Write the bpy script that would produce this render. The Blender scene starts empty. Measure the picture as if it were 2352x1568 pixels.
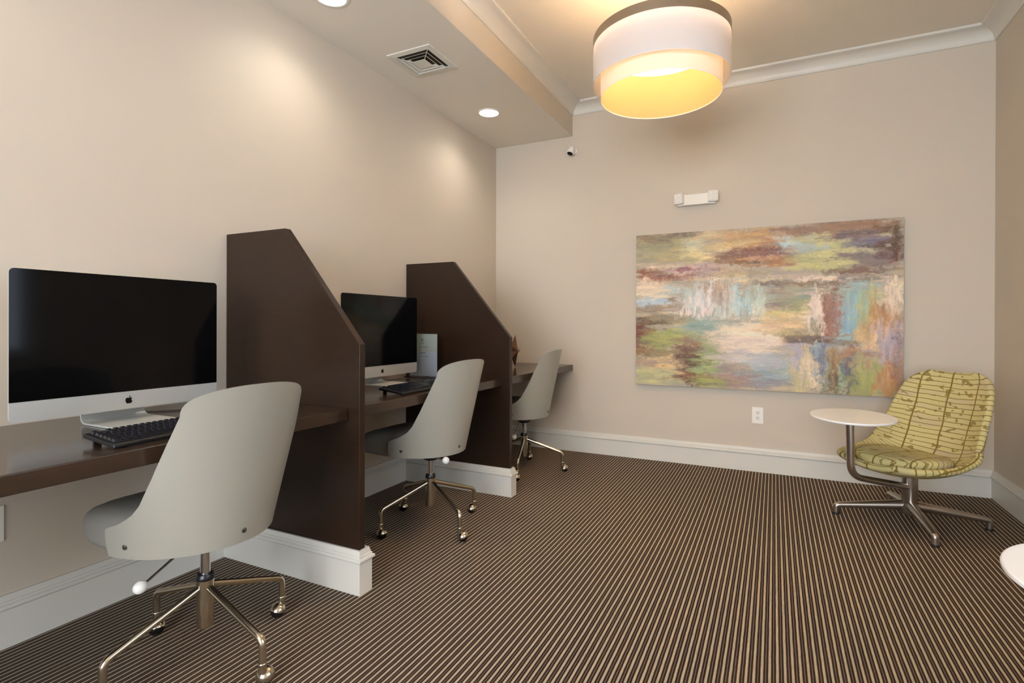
import bpy, bmesh, math, random
import numpy as np
from mathutils import Vector, Matrix
random.seed(4)
C = bpy.context.scene.collection
scene = bpy.context.scene
PI = math.pi

# ------------------------------------------------------------ camera
F_PX = 1226.8
yaw, pitch, roll = 0.4566, -0.0021, 0.0031
fw = Vector((-math.sin(yaw)*math.cos(pitch), math.cos(yaw)*math.cos(pitch), math.sin(pitch)))
rt0 = Vector((math.cos(yaw), math.sin(yaw), 0)); up0 = rt0.cross(fw)
rt = math.cos(roll)*rt0 + math.sin(roll)*up0
up = -math.sin(roll)*rt0 + math.cos(roll)*up0
cam_data = bpy.data.cameras.new('camera')
cam_data.sensor_fit = 'HORIZONTAL'; cam_data.sensor_width = 36.0
cam_data.lens = F_PX/2352*36
cam_data.shift_y = -36.2/2352
cam_data.clip_start = 0.02
cam = bpy.data.objects.new('camera', cam_data); C.objects.link(cam)
cam.matrix_world = Matrix(((rt.x, up.x, -fw.x, 2.3434), (rt.y, up.y, -fw.y, 0.0), (rt.z, up.z, -fw.z, 1.10), (0, 0, 0, 1)))
scene.camera = cam

# ------------------------------------------------------------ view, world, large lights
scene.view_settings.view_transform = 'Standard'
scene.view_settings.look = 'None'
scene.view_settings.exposure = 0.58
scene.view_settings.gamma = 1.0
scene.view_settings.use_curve_mapping = False
world = bpy.data.worlds.new('sky'); scene.world = world; world.use_nodes = True
world.node_tree.nodes['Background'].inputs[0].default_value = (0.62, 0.75, 1.0, 1)
world.node_tree.nodes['Background'].inputs[1].default_value = 1.5

def area_light(name, loc, rot, sx, sy, power, col):
    l = bpy.data.lights.new(name, 'AREA'); l.shape = 'RECTANGLE'; l.size = sx; l.size_y = sy
    l.energy = power; l.color = col
    o = bpy.data.objects.new(name, l); C.objects.link(o); o.location = loc; o.rotation_euler = rot
    return o
def spot_light(name, loc, power, col, angle, blend, size):
    l = bpy.data.lights.new(name, 'SPOT'); l.energy = power; l.color = col
    l.spot_size = math.radians(angle); l.spot_blend = blend; l.shadow_soft_size = size
    o = bpy.data.objects.new(name, l); C.objects.link(o); o.location = loc
    return o
def point_light(name, loc, power, col, size):
    l = bpy.data.lights.new(name, 'POINT'); l.energy = power; l.color = col; l.shadow_soft_size = size
    o = bpy.data.objects.new(name, l); C.objects.link(o); o.location = loc
    return o

D, W, S = 4.4253, 3.607, 0.7537            # far wall, right wall, soffit front face
HS, HC, HT = 2.746, 2.922, 3.012           # soffit underside, crown bottom, ceiling
YB = -2.9                                  # back wall
DAY = (0.86, 0.93, 1.0)
WARM = (1.0, 0.89, 0.76)
NEUT = (1.0, 0.93, 0.85)
# daylight through an inferred right window and an added, unseen back window; the lights sit outside the panes
area_light('window_daylight', (W+0.22, 1.15, 1.62), (0, math.radians(90), 0), 1.5, 2.1, 12, DAY)
area_light('window_daylight', (1.9, YB-0.22, 1.52), (math.radians(90), 0, 0), 2.9, 2.15, 178, DAY)  # fills the room from an added back window, out of view
DOWNLIGHTS = [(0.345, 3.65), (0.335, 2.01), (0.335, 0.37), (0.335, -1.27)]  # last two are added out of view for more light
for x, y in DOWNLIGHTS:
    spot_light('downlight_lamp', (x, y, HS-0.03), 8.5, NEUT, 148, 0.85, 0.07)
PENDANTS = [(1.80, 2.86), (1.80, -0.95)]  # second lamp is added behind the camera, unseen, to even the light
for x, y in PENDANTS:
    for k in range(3):
        point_light('pendant_bulb', (x+0.11*math.cos(2.1*k+.4), y+0.11*math.sin(2.1*k+.4), 2.574), 340, WARM, 0.02)

# ------------------------------------------------------------ materials
def lin(c):
    return tuple(((v/255)/12.92 if v/255 <= 0.04045 else ((v/255+0.055)/1.055)**2.4) for v in c)
def mat(name, rgb, rough=0.5, metal=0.0, spec=0.5, noise=0.0, nscale=40, bump=0.0, bscale=200, coat=0.0, stretch=None, alpha=None):
    m = bpy.data.materials.new(name); m.use_nodes = True
    nt = m.node_tree; b = nt.nodes['Principled BSDF']
    c = (*lin(rgb), 1)
    b.inputs['Base Color'].default_value = c
    b.inputs['Roughness'].default_value = rough
    b.inputs['Metallic'].default_value = metal
    b.inputs['Specular IOR Level'].default_value = spec
    b.inputs['Coat Weight'].default_value = coat
    b.inputs['Coat Roughness'].default_value = 0.12
    tc = nt.nodes.new('ShaderNodeTexCoord')
    mp = nt.nodes.new('ShaderNodeMapping'); nt.links.new(tc.outputs['Object'], mp.inputs[0])
    if stretch: mp.inputs['Scale'].default_value = stretch
    if noise:
        n = nt.nodes.new('ShaderNodeTexNoise'); n.inputs['Scale'].default_value = nscale; n.inputs['Detail'].default_value = 5
        nt.links.new(mp.outputs[0], n.inputs['Vector'])
        mx = nt.nodes.new('ShaderNodeMix'); mx.data_type = 'RGBA'
        mx.inputs[6].default_value = tuple(v*(1-noise) for v in c[:3])+(1,)
        mx.inputs[7].default_value = tuple(min(1, v*(1+noise)) for v in c[:3])+(1,)
        nt.links.new(n.outputs[0], mx.inputs[0]); nt.links.new(mx.outputs[2], b.inputs['Base Color'])
    if bump:
        n2 = nt.nodes.new('ShaderNodeTexNoise'); n2.inputs['Scale'].default_value = bscale; n2.inputs['Detail'].default_value = 3
        nt.links.new(mp.outputs[0], n2.inputs['Vector'])
        bp = nt.nodes.new('ShaderNodeBump'); bp.inputs['Strength'].default_value = bump; bp.inputs['Distance'].default_value = 0.002
        nt.links.new(n2.outputs[0], bp.inputs['Height']); nt.links.new(bp.outputs[0], b.inputs['Normal'])
    return m
def emis(name, rgb, strength):
    m = bpy.data.materials.new(name); m.use_nodes = True
    b = m.node_tree.nodes['Principled BSDF']
    b.inputs['Base Color'].default_value = (0.8, 0.8, 0.8, 1)
    b.inputs['Emission Color'].default_value = (*lin(rgb), 1)
    b.inputs['Emission Strength'].default_value = strength
    return m

M = {}
M['wall'] = mat('wall_paint', (212, 199, 181), 0.55, spec=0.35, noise=0.015, nscale=3, bump=0.08, bscale=260)
M['ceiling'] = mat('ceiling_paint', (238, 229, 214), 0.7, spec=0.2, noise=0.01, nscale=4, bump=0.05, bscale=200)
M['soffit'] = M['ceiling']
M['trim'] = mat('trim_paint', (224, 219, 208), 0.38, spec=0.4)
M['wood'] = mat('dark_stained_wood', (48, 33, 23), 0.30, spec=0.3, noise=0.28, nscale=9, stretch=(1, 0.6, 7))
M['desk'] = mat('desk_wood', (56, 40, 29), 0.24, spec=0.5, noise=0.2, nscale=8, stretch=(6, 0.7, 6), coat=0.3)
M['shell'] = mat('moulded_shell', (165, 161, 148), 0.35, spec=0.45)
M['vinyl'] = mat('grey_vinyl', (148, 143, 134), 0.5, noise=0.05, nscale=60, bump=0.15, bscale=500)
M['black'] = mat('black_plastic', (22, 22, 24), 0.32, spec=0.5)
M['keycap'] = mat('keycap_plastic', (34, 34, 40), 0.22, spec=0.55)
M['nickel'] = mat('warm_nickel', (200, 188, 168), 0.21, metal=1.0)
M['chrome'] = mat('chrome', (205, 205, 208), 0.1, metal=1.0)
M['rubber'] = mat('caster_rubber', (14, 13, 13), 0.25, spec=0.6)
M['white_plastic'] = mat('white_plastic', (236, 232, 226), 0.35)
M['alu'] = mat('satin_aluminium', (196, 196, 190), 0.42, metal=0.35, spec=0.5)
M['screen'] = mat('screen_glass', (4, 4, 6), 0.08, spec=0.22)
M['logo'] = mat('logo_black', (8, 8, 8), 0.2)
M['cast'] = mat('cast_aluminium', (182, 174, 166), 0.3, metal=1.0)
M['tablet'] = mat('tablet_laminate', (250, 248, 245), 0.3)
M['foot'] = mat('foot_glide', (24, 22, 20), 0.6)
M['slot'] = mat('dark_slot', (60, 52, 44), 0.8)
M['vent'] = mat('vent_enamel', (226, 221, 208), 0.4)
M['vent_dark'] = mat('duct_dark', (70, 60, 46), 0.9)
M['star'] = mat('bronze_star', (118, 84, 62), 0.35, metal=0.6, noise=0.2, nscale=25)
M['paper'] = mat('lavender_paper', (238, 238, 250), 0.8)
M['paper2'] = mat('pale_paper', (232, 236, 228), 0.8)
M['ink'] = mat('printed_ink', (120, 120, 116), 0.8)
M['cable'] = mat('cable', (46, 38, 32), 0.45)
M['lens'] = emis('downlight_lens', (255, 248, 238), 9.0)
M['frame'] = mat('window_frame_paint', (230, 228, 222), 0.4)
M['fixture'] = mat('fixture_plastic', (246, 240, 229), 0.35)
M['band'] = mat('brushed_nickel_band', (170, 155, 135), 0.3, metal=0.85)

def glass(name, alpha, tint=(1, 1, 1)):
    m = bpy.data.materials.new(name); m.use_nodes = True; nt = m.node_tree; nt.nodes.clear()
    o = nt.nodes.new('ShaderNodeOutputMaterial'); a = nt.nodes.new('ShaderNodeBsdfTransparent'); g = nt.nodes.new('ShaderNodeBsdfGlossy')
    a.inputs[0].default_value = (*tint, 1); g.inputs['Roughness'].default_value = 0.02
    f = nt.nodes.new('ShaderNodeFresnel'); f.inputs[0].default_value = 1.45
    x = nt.nodes.new('ShaderNodeMixShader')
    nt.links.new(f.outputs[0], x.inputs[0]); nt.links.new(a.outputs[0], x.inputs[1]); nt.links.new(g.outputs[0], x.inputs[2]); nt.links.new(x.outputs[0], o.inputs[0])
    return m
M['glass'] = glass('window_glass', 0.1)
M['acrylic'] = glass('clear_acrylic', 0.1, (0.95, 0.97, 0.97))

def shade_mat(name, rgb, transl):
    m = bpy.data.materials.new(name); m.use_nodes = True; nt = m.node_tree; nt.nodes.clear()
    o = nt.nodes.new('ShaderNodeOutputMaterial'); d = nt.nodes.new('ShaderNodeBsdfDiffuse'); t = nt.nodes.new('ShaderNodeBsdfTranslucent')
    d.inputs[0].default_value = (*lin(rgb[0]), 1); t.inputs[0].default_value = (*lin(rgb[1]), 1)
    x = nt.nodes.new('ShaderNodeMixShader'); x.inputs[0].default_value = transl
    nt.links.new(d.outputs[0], x.inputs[1]); nt.links.new(t.outputs[0], x.inputs[2]); nt.links.new(x.outputs[0], o.inputs[0])
    return m
M['shade_out'] = shade_mat('outer_shade_fabric', ((246, 245, 244), (228, 226, 228)), 0.52)
M['shade_in'] = shade_mat('inner_shade_fabric', ((250, 244, 238), (250, 246, 240)), 0.55)
M['lining'] = shade_mat('golden_lining', ((150, 112, 74), (240, 232, 220)), 0.42)
M['diffuser'] = shade_mat('frosted_diffuser', ((250, 244, 232), (250, 242, 225)), 0.62)
M['cap'] = shade_mat('inner_cap_diffuser', ((250, 244, 235), (250, 240, 226)), 0.5)

# striped carpet: wide light stripe, dark, thin light line, dark; the stripes run along Y
def carpet():
    m = bpy.data.materials.new('striped_carpet'); m.use_nodes = True; nt = m.node_tree; b = nt.nodes['Principled BSDF']
    L = nt.links
    tc = nt.nodes.new('ShaderNodeTexCoord'); sp = nt.nodes.new('ShaderNodeSeparateXYZ'); L.new(tc.outputs['Object'], sp.inputs[0])
    mp = nt.nodes.new('ShaderNodeMapping'); mp.inputs['Scale'].default_value = (60, 14, 1); L.new(tc.outputs['Object'], mp.inputs[0])
    nz = nt.nodes.new('ShaderNodeTexNoise'); nz.inputs['Scale'].default_value = 1.0; nz.inputs['Detail'].default_value = 2; L.new(mp.outputs[0], nz.inputs['Vector'])
    wob = nt.nodes.new('ShaderNodeMath'); wob.operation = 'MULTIPLY_ADD'; wob.inputs[1].default_value = 0.0022; L.new(nz.outputs[0], wob.inputs[0]); L.new(sp.outputs[0], wob.inputs[2])
    dv = nt.nodes.new('ShaderNodeMath'); dv.operation = 'DIVIDE'; dv.inputs[1].default_value = 0.0222; L.new(wob.outputs[0], dv.inputs[0])
    fr = nt.nodes.new('ShaderNodeMath'); fr.operation = 'FRACT'; L.new(dv.outputs[0], fr.inputs[0])
    cr = nt.nodes.new('ShaderNodeValToRGB'); e = cr.color_ramp; e.interpolation = 'LINEAR'
    dark = (*lin((58, 42, 33)), 1); light = (*lin((184, 168, 146)), 1); thin = (*lin((150, 132, 118)), 1)
    pts = [(0.0, dark), (0.03, light), (0.33, light), (0.38, dark), (0.63, dark), (0.665, thin), (0.70, thin), (0.74, dark)]
    e.elements[0].position = 0; e.elements[0].color = dark; e.elements[1].position = 0.03; e.elements[1].color = light
    for p, c in pts[2:]:
        q = e.elements.new(p); q.color = c
    L.new(fr.outputs[0], cr.inputs[0])
    n2 = nt.nodes.new('ShaderNodeTexNoise'); n2.inputs['Scale'].default_value = 420; n2.inputs['Detail'].default_value = 2; L.new(tc.outputs['Object'], n2.inputs['Vector'])
    mr = nt.nodes.new('ShaderNodeMapRange'); mr.inputs[1].default_value = 0.3; mr.inputs[2].default_value = 0.7; mr.inputs[3].default_value = 0.72; mr.inputs[4].default_value = 1.2; L.new(n2.outputs[0], mr.inputs[0])
    mx = nt.nodes.new('ShaderNodeMix'); mx.data_type = 'RGBA'; mx.blend_type = 'MULTIPLY'; mx.inputs[0].default_value = 1.0
    L.new(cr.outputs[0], mx.inputs[6]); L.new(mr.outputs[0], mx.inputs[7]); L.new(mx.outputs[2], b.inputs['Base Color'])
    b.inputs['Roughness'].default_value = 0.95; b.inputs['Specular IOR Level'].default_value = 0.1
    bp = nt.nodes.new('ShaderNodeBump'); bp.inputs['Strength'].default_value = 0.5; bp.inputs['Distance'].default_value = 0.003
    L.new(mr.outputs[0], bp.inputs['Height']); L.new(bp.outputs[0], b.inputs['Normal'])
    return m
M['carpet'] = carpet()

# printed upholstery: ladder of thin lines, wider rails, small leaf marks; UVs are in metres
def fabric():
    m = bpy.data.materials.new('printed_upholstery'); m.use_nodes = True; nt = m.node_tree; b = nt.nodes['Principled BSDF']; L = nt.links
    N = nt.nodes.new
    uv = N('ShaderNodeUVMap'); uv.uv_map = 'UVMap'
    wn = N('ShaderNodeTexNoise'); wn.inputs['Scale'].default_value = 7; wn.inputs['Detail'].default_value = 1; L.new(uv.outputs[0], wn.inputs['Vector'])
    wob = N('ShaderNodeVectorMath'); wob.operation = 'MULTIPLY_ADD'; wob.inputs[1].default_value = (0.018, 0.018, 0); L.new(wn.outputs[1], wob.inputs[0]); L.new(uv.outputs[0], wob.inputs[2])
    sp = N('ShaderNodeSeparateXYZ'); L.new(wob.outputs[0], sp.inputs[0])
    def line(sock, period, half, off):
        a = N('ShaderNodeMath'); a.operation = 'ADD'; a.inputs[1].default_value = off; L.new(sock, a.inputs[0])
        d = N('ShaderNodeMath'); d.operation = 'DIVIDE'; d.inputs[1].default_value = period; L.new(a.outputs[0], d.inputs[0])
        f = N('ShaderNodeMath'); f.operation = 'FRACT'; L.new(d.outputs[0], f.inputs[0])
        s = N('ShaderNodeMath'); s.operation = 'SUBTRACT'; s.inputs[1].default_value = 0.5; L.new(f.outputs[0], s.inputs[0])
        ab = N('ShaderNodeMath'); ab.operation = 'ABSOLUTE'; L.new(s.outputs[0], ab.inputs[0])
        l = N('ShaderNodeMath'); l.operation = 'LESS_THAN'; l.inputs[1].default_value = half/period; L.new(ab.outputs[0], l.inputs[0])
        return l.outputs[0]
    rails = line(sp.outputs[0], 0.165, 0.0042, 0.0825-0.009)
    rungs = line(sp.outputs[1], 0.0285, 0.0020, 0.0)
    mxx = N('ShaderNodeMath'); mxx.operation = 'MAXIMUM'; L.new(rails, mxx.inputs[0]); L.new(rungs, mxx.inputs[1])
    # cell tint
    mp = N('ShaderNodeMapping'); mp.inputs['Scale'].default_value = (6.06, 32.26, 1); mp.inputs['Location'].default_value = (0.5, 0.5, 0); L.new(wob.outputs[0], mp.inputs[0])
    wh = N('ShaderNodeTexVoronoi'); wh.inputs['Scale'].default_value = 1; wh.inputs['Randomness'].default_value = 0.3; L.new(mp.outputs[0], wh.inputs['Vector'])
    cr = N('ShaderNodeValToRGB'); cr.color_ramp.elements[0].color = (*lin((200, 189, 130)), 1); cr.color_ramp.elements[1].color = (*lin((192, 175, 143)), 1)
    q = cr.color_ramp.elements.new(0.5); q.color = (*lin((203, 191, 136)), 1); L.new(wh.outputs['Color'], cr.inputs[0])
    # leaf marks
    mp2 = N('ShaderNodeMapping'); mp2.inputs['Scale'].default_value = (15, 22, 1); L.new(uv.outputs[0], mp2.inputs[0])
    n1 = N('ShaderNodeTexNoise'); n1.inputs['Scale'].default_value = 1.3; n1.inputs['Detail'].default_value = 1.5; n1.inputs['Distortion'].default_value = 0.6; L.new(mp2.outputs[0], n1.inputs['Vector'])
    th = N('ShaderNodeMath'); th.operation = 'GREATER_THAN'; th.inputs[1].default_value = 0.625; L.new(n1.outputs[0], th.inputs[0])
    m1 = N('ShaderNodeMix'); m1.data_type = 'RGBA'; L.new(th.outputs[0], m1.inputs[0]); L.new(cr.outputs[0], m1.inputs[6]); m1.inputs[7].default_value = (*lin((152, 134, 82)), 1)
    m2 = N('ShaderNodeMix'); m2.data_type = 'RGBA'; L.new(mxx.outputs[0], m2.inputs[0]); L.new(m1.outputs[2], m2.inputs[6]); m2.inputs[7].default_value = (*lin((130, 108, 48)), 1)
    L.new(m2.outputs[2], b.inputs['Base Color'])
    b.inputs['Roughness'].default_value = 0.8; b.inputs['Specular IOR Level'].default_value = 0.2
    return m
M['fabric'] = fabric()

# ------------------------------------------------------------ mesh helpers
class MB:
    def __init__(s): s.v = []; s.f = []; s.uv = None
    def add(s, vs, fs):
        k = len(s.v); s.v += [tuple(v) for v in vs]; s.f += [tuple(i+k for i in f) for f in fs]; return s
    def box(s, x0, x1, y0, y1, z0, z1):
        return s.add([(x0,y0,z0),(x1,y0,z0),(x1,y1,z0),(x0,y1,z0),(x0,y0,z1),(x1,y0,z1),(x1,y1,z1),(x0,y1,z1)],
                     [(0,3,2,1),(4,5,6,7),(0,1,5,4),(1,2,6,5),(2,3,7,6),(3,0,4,7)])
    def prism(s, poly, a, b, to3):
        n = len(poly); vs = [to3(p, a) for p in poly] + [to3(p, b) for p in poly]
        fs = [tuple(range(n-1, -1, -1)), tuple(range(n, 2*n))] + [(i, (i+1) % n, n+(i+1) % n, n+i) for i in range(n)]
        return s.add(vs, fs)
    def lathe(s, prof, n=32, c=(0, 0, 0), cap=True, axis=None):
        vs = []; fs = []
        for r, z in prof:
            for k in range(n):
                a = 2*PI*k/n; vs.append(Vector((r*math.cos(a), r*math.sin(a), z)))
        m = len(prof)
        for i in range(m-1):
            for k in range(n):
                k2 = (k+1) % n; fs.append((i*n+k, i*n+k2, (i+1)*n+k2, (i+1)*n+k))
        if cap: fs.append(tuple(range(n-1, -1, -1))); fs.append(tuple(range((m-1)*n, m*n)))
        if axis is not None:
            R = Vector((0, 0, 1)).rotation_difference(Vector(axis)).to_matrix(); vs = [R @ v for v in vs]
        c = Vector(c)
        return s.add([v+c for v in vs], fs)
    def tube(s, pts, r, n=14, cap=True, flat=None):
        pts = [Vector(p) for p in pts]; rs = r if isinstance(r, (list, tuple)) else [r]*len(pts)
        T = []
        for i in range(len(pts)):
            a = pts[max(0, i-1)]; b = pts[min(len(pts)-1, i+1)]; T.append((b-a).normalized())
        ref = Vector((0, 0, 1)) if abs(T[0].z) < 0.9 else Vector((1, 0, 0))
        N0 = (ref - T[0]*ref.dot(T[0])).normalized(); vs = []; fs = []
        for i, p in enumerate(pts):
            if i: N0 = (N0 - T[i]*N0.dot(T[i])).normalized()
            B = T[i].cross(N0)
            for k in range(n):
                a = 2*PI*k/n; fx = flat if flat else 1.0
                vs.append(p + N0*(rs[i]*fx*math.cos(a)) + B*(rs[i]*math.sin(a)))
        for i in range(len(pts)-1):
            for k in range(n):
                k2 = (k+1) % n; fs.append((i*n+k, i*n+k2, (i+1)*n+k2, (i+1)*n+k))
        if cap: fs.append(tuple(range(n-1, -1, -1))); fs.append(tuple(range((len(pts)-1)*n, len(pts)*n)))
        return s.add(vs, fs)
    def sphere(s, c, r, n=20, m=12, sc=(1, 1, 1), z0=-1, z1=1, axis=None):
        prof = []
        for i in range(m+1):
            a = -PI/2+PI*i/m; zz = math.sin(a)
            if zz < z0-1e-6 or zz > z1+1e-6: continue
            prof.append((max(1e-4, math.cos(a))*r*sc[0], zz*r*sc[2]))
        return s.lathe(prof, n, c, True, axis)
    def build(s, name, m, parent=None, smooth=30, bevel=0.0, segs=2, loc=None):
        me = bpy.data.meshes.new(name); me.from_pydata(s.v, [], s.f); me.update()
        bm = bmesh.new(); bm.from_mesh(me); bmesh.ops.recalc_face_normals(bm, faces=bm.faces); bm.to_mesh(me); bm.free()
        if smooth:
            me.shade_smooth(); me.set_sharp_from_angle(angle=math.radians(smooth))
        me.materials.append(m)
        o = bpy.data.objects.new(name, me); C.objects.link(o)
        if parent: o.parent = parent
        if loc: o.location = loc
        if bevel:
            b = o.modifiers.new('bevel', 'BEVEL'); b.width = bevel; b.segments = segs; b.limit_method = 'ANGLE'; b.angle_limit = math.radians(40)
            b.harden_normals = True if smooth else False
        return o
def smooth_path(pts, rad, n=6):
    pts = [Vector(p) for p in pts]; out = [pts[0]]
    for i in range(1, len(pts)-1):
        a, b, c = pts[i-1], pts[i], pts[i+1]
        u = (a-b).normalized(); w = (c-b).normalized()
        r = min(rad, (a-b).length*0.49, (c-b).length*0.49)
        p0 = b+u*r; p2 = b+w*r
        for k in range(n+1):
            t = k/n; out.append(p0*(1-t)**2 + b*2*t*(1-t) + p2*t*t)
    out.append(pts[-1]); return out
def tag(o, label, cat, group=None):
    o['label'] = label; o['category'] = cat
    if group: o['group'] = group
    return o
def thing(name, label, cat, loc=(0, 0, 0), rz=0.0, group=None):
    o = bpy.data.objects.new(name, None); C.objects.link(o); o.location = loc; o.rotation_euler = (0, 0, rz); o.empty_display_size = 0.1
    return tag(o, label, cat, group)
def struct(o): o['kind'] = 'structure'; return o
def children(o): return [c for c in C.objects if c.parent == o]
def copy_tree(o, parent=None):
    c = o.copy(); C.objects.link(c); c.parent = parent
    for ch in children(o): copy_tree(ch, c)
    return c

# ------------------------------------------------------------ room shell
struct(MB().box(-0.1, W+0.1, YB-0.1, D+0.1, -0.06, 0).build('floor', M['carpet'], smooth=0))
struct(MB().box(-0.12, 0, YB-0.1, D+0.1, 0, 3.15).build('wall_left', M['wall'], smooth=0))
struct(MB().box(0, W+0.1, D, D+0.12, 0, 3.15).build('wall_far', M['wall'], smooth=0))
WY0, WY1, WZ0, WZ1 = 0.15, 2.15, 0.85, 2.35
b = MB(); b.box(W, W+0.12, YB, WY0, 0, 3.15); b.box(W, W+0.12, WY1, D, 0, 3.15); b.box(W, W+0.12, WY0, WY1, 0, WZ0); b.box(W, W+0.12, WY0, WY1, WZ1, 3.15)
struct(b.build('wall_right', M['wall'], smooth=0))
BX0, BX1, BZ0, BZ1 = 0.45, 3.35, 0.45, 2.60  # opening of the added back window, widened to soften the pendant shadow
b = MB(); b.box(0, BX0, YB-0.12, YB, 0, 3.15); b.box(BX1, W, YB-0.12, YB, 0, 3.15); b.box(BX0, BX1, YB-0.12, YB, 0, BZ0); b.box(BX0, BX1, YB-0.12, YB, BZ1, 3.15)
struct(b.build('wall_back', M['wall'], smooth=0))
struct(MB().box(S, W, YB, D, HT, HT+0.1).build('ceiling', M['ceiling'], smooth=0))
# soffit over the desks: painted underside, wall coloured face
struct(MB().box(0, S-0.0006, YB, D, HS, HS+0.03).build('ceiling_soffit', M['soffit'], smooth=0))
struct(MB().box(S-0.02, S, YB, D, HS+0.0005, HT+0.1).build('wall_soffit', M['wall'], smooth=0))
def window(idx, horizontal, a0, a1, z0, z1, base):
    """window frame with mullions and a glass pane, set in the wall thickness"""
    f = MB(); g = MB()
    def bx(m, p0, p1, q0, q1, t0, t1):
        if horizontal: m.box(p0, p1, base-t1, base-t0, q0, q1)
        else: m.box(base+t0, base+t1, p0, p1, q0, q1)
    w = 0.05
    bx(f, a0, a1, z0, z0+w, 0.03, 0.09); bx(f, a0, a1, z1-w, z1, 0.03, 0.09)
    bx(f, a0, a0+w, z0+w, z1-w, 0.03, 0.09); bx(f, a1-w, a1, z0+w, z1-w, 0.03, 0.09)
    mid = (a0+a1)/2; bx(f, mid-0.03, mid+0.03, z0+w, z1-w, 0.03, 0.09)
    root = struct(f.build('window_%d' % idx, M['frame'], smooth=0))
    bx(g, a0+w, mid-0.03, z0+w, z1-w, 0.055, 0.061); bx(g, mid+0.03, a1-w, z0+w, z1-w, 0.055, 0.061)
    g.build('pane', M['glass'], root, smooth=0)
    s_ = MB(); bx(s_, a0-0.05, a1+0.05, z0-0.03, z0, -0.05, 0.03); s_.build('window_sill', M['frame'], root, smooth=0)
window(1, False, WY0, WY1, WZ0, WZ1, W)
window(2, True, BX0, BX1, BZ0, BZ1, YB)  # added back window, unseen, put in to light the far wall

# crown moulding: profile (out from wall, z), mitred sweep round the tray ceiling
crown = [(0, HC), (0.008, HC), (0.010, HC+0.004)]
for k in range(11):
    a = PI/2*k/10; crown.append((0.012+0.074*(1-math.cos(a)), HC+0.006+0.066*math.sin(a)))
crown += [(0.090, HC+0.074), (0.098, HC+0.075), (0.100, HC+0.079), (0.100, HT), (0, HT)]
def sweep(name, prof, segs, m):
    """segs: list of (p0, p1, inward normal, m0, m1): mitre offset signs at both ends"""
    b = MB()
    for (p0, p1, nrm, m0, m1) in segs:
        p0 = Vector(p0); p1 = Vector(p1); nrm = Vector(nrm); d = (p1-p0).normalized(); n = len(prof)
        v0 = [p0 + nrm*o + d*(o*m0) + Vector((0, 0, z)) for o, z in prof]
        v1 = [p1 + nrm*o - d*(o*m1) + Vector((0, 0, z)) for o, z in prof]
        b.add(v0+v1, [(i, (i+1) % n, n+(i+1) % n, n+i) for i in range(n)] + [tuple(range(n)), tuple(range(2*n-1, n-1, -1))])
    return struct(b.build(name, m, smooth=25))
sweep('trim_1', crown, [((S, D, 0), (W, D, 0), (0, -1, 0), 1, 1)], M['trim'])
sweep('trim_2', crown, [((S, YB, 0), (S, D, 0), (1, 0, 0), 1, 1)], M['trim'])
sweep('trim_3', crown, [((W, YB, 0), (W, D, 0), (-1, 0, 0), 1, 1)], M['trim'])
sweep('trim_4', crown, [((S, YB, 0), (W, YB, 0), (0, 1, 0), 1, 1)], M['trim'])
# baseboard
BH = 0.178
base = [(0, 0), (0.0165, 0), (0.0165, 0.128), (0.0185, 0.131)]
for k in range(7):
    a = -PI/2+PI*k/6; base.append((0.0195+0.0065*math.cos(a), 0.1395+0.0085*math.sin(a)))
base += [(0.017, 0.149), (0.017, 0.156), (0.0125, 0.159), (0.0125, 0.163), (0.0095, 0.172), (0.009, BH), (0, BH)]
Y1, Y2, PT = 1.683, 3.066, 0.033
PD = 0.8246
EB = 0.004
BO = EB+0.0165
sweep('baseboard_left', base, [((0, YB, 0), (0, Y1-BO, 0), (1, 0, 0), 1, 0), ((0, Y1+PT+BO, 0), (0, Y2-BO, 0), (1, 0, 0), 0, 0), ((0, Y2+PT+BO, 0), (0, D, 0), (1, 0, 0), 0, 1)], M['trim'])
sweep('baseboard_far', base, [((0, D, 0), (W, D, 0), (0, -1, 0), 1, 1)], M['trim'])
sweep('baseboard_right', base, [((W, YB, 0), (W, D, 0), (-1, 0, 0), 1, 1)], M['trim'])
sweep('baseboard_back', base, [((0, YB, 0), (W, YB, 0), (0, 1, 0), 1, 1)], M['trim'])

# ------------------------------------------------------------ partitions and desktops
panel_poly = [(0, 0), (PD, 0), (PD, 1.017), (0.3925, 1.5245), (0, 1.5245)]
def partition(y, label):
    root = thing('desk_partition', label, 'desk divider', (0, y, 0), group='dark wood dividers between the computer desks')
    b = MB(); b.prism([(x+0.001 if x == 0 else x, max(z, 0.001)) for x, z in panel_poly], 0, PT, lambda p, t: (p[0], t, p[1]))
    b.build('panel', M['wood'], root, smooth=30, bevel=0.0025)
    # painted plinth wrapped round the foot on both faces and the end
    n = len(base); pr = base; q = MB()
    loop = []
    path = [((0.001, -EB), (0, -1)), ((PD+EB, -EB), (1, -1)), ((PD+EB, PT+EB), (1, 1)), ((0.001, PT+EB), (0, 1))]
    for (px, py), (ox, oy) in path:
        loop.append([Vector((px+ox*o, py+oy*o, z+0.0005)) for o, z in pr])
    for i in range(3):
        q.add(loop[i]+loop[i+1], [(k, (k+1) % n, n+(k+1) % n, n+k) for k in range(n)])
    q.add(loop[0], [tuple(range(n))]); q.add(loop[3], [tuple(range(n-1, -1, -1))])
    pl = q.build('plinth', M['trim'], root, smooth=25); pl['label'] = 'white moulded plinth'
    return root
partition(Y1, 'dark brown angled divider panel nearest the camera, between first and second desk')
partition(Y2, 'dark brown angled divider panel farther back, between second and third desk')
def desktop(y0, y1, label):
    b = MB(); b.box(0.001, 0.765, y0, y1, 0.702, 0.752)
    o = b.build('desktop', M['desk'], smooth=30, bevel=0.003)
    return tag(o, label, 'desk', 'wall mounted dark desktops')
desktop(YB+0.5, Y1-0.003, 'dark glossy wall-mounted desktop under the largest nearest computer')
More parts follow.
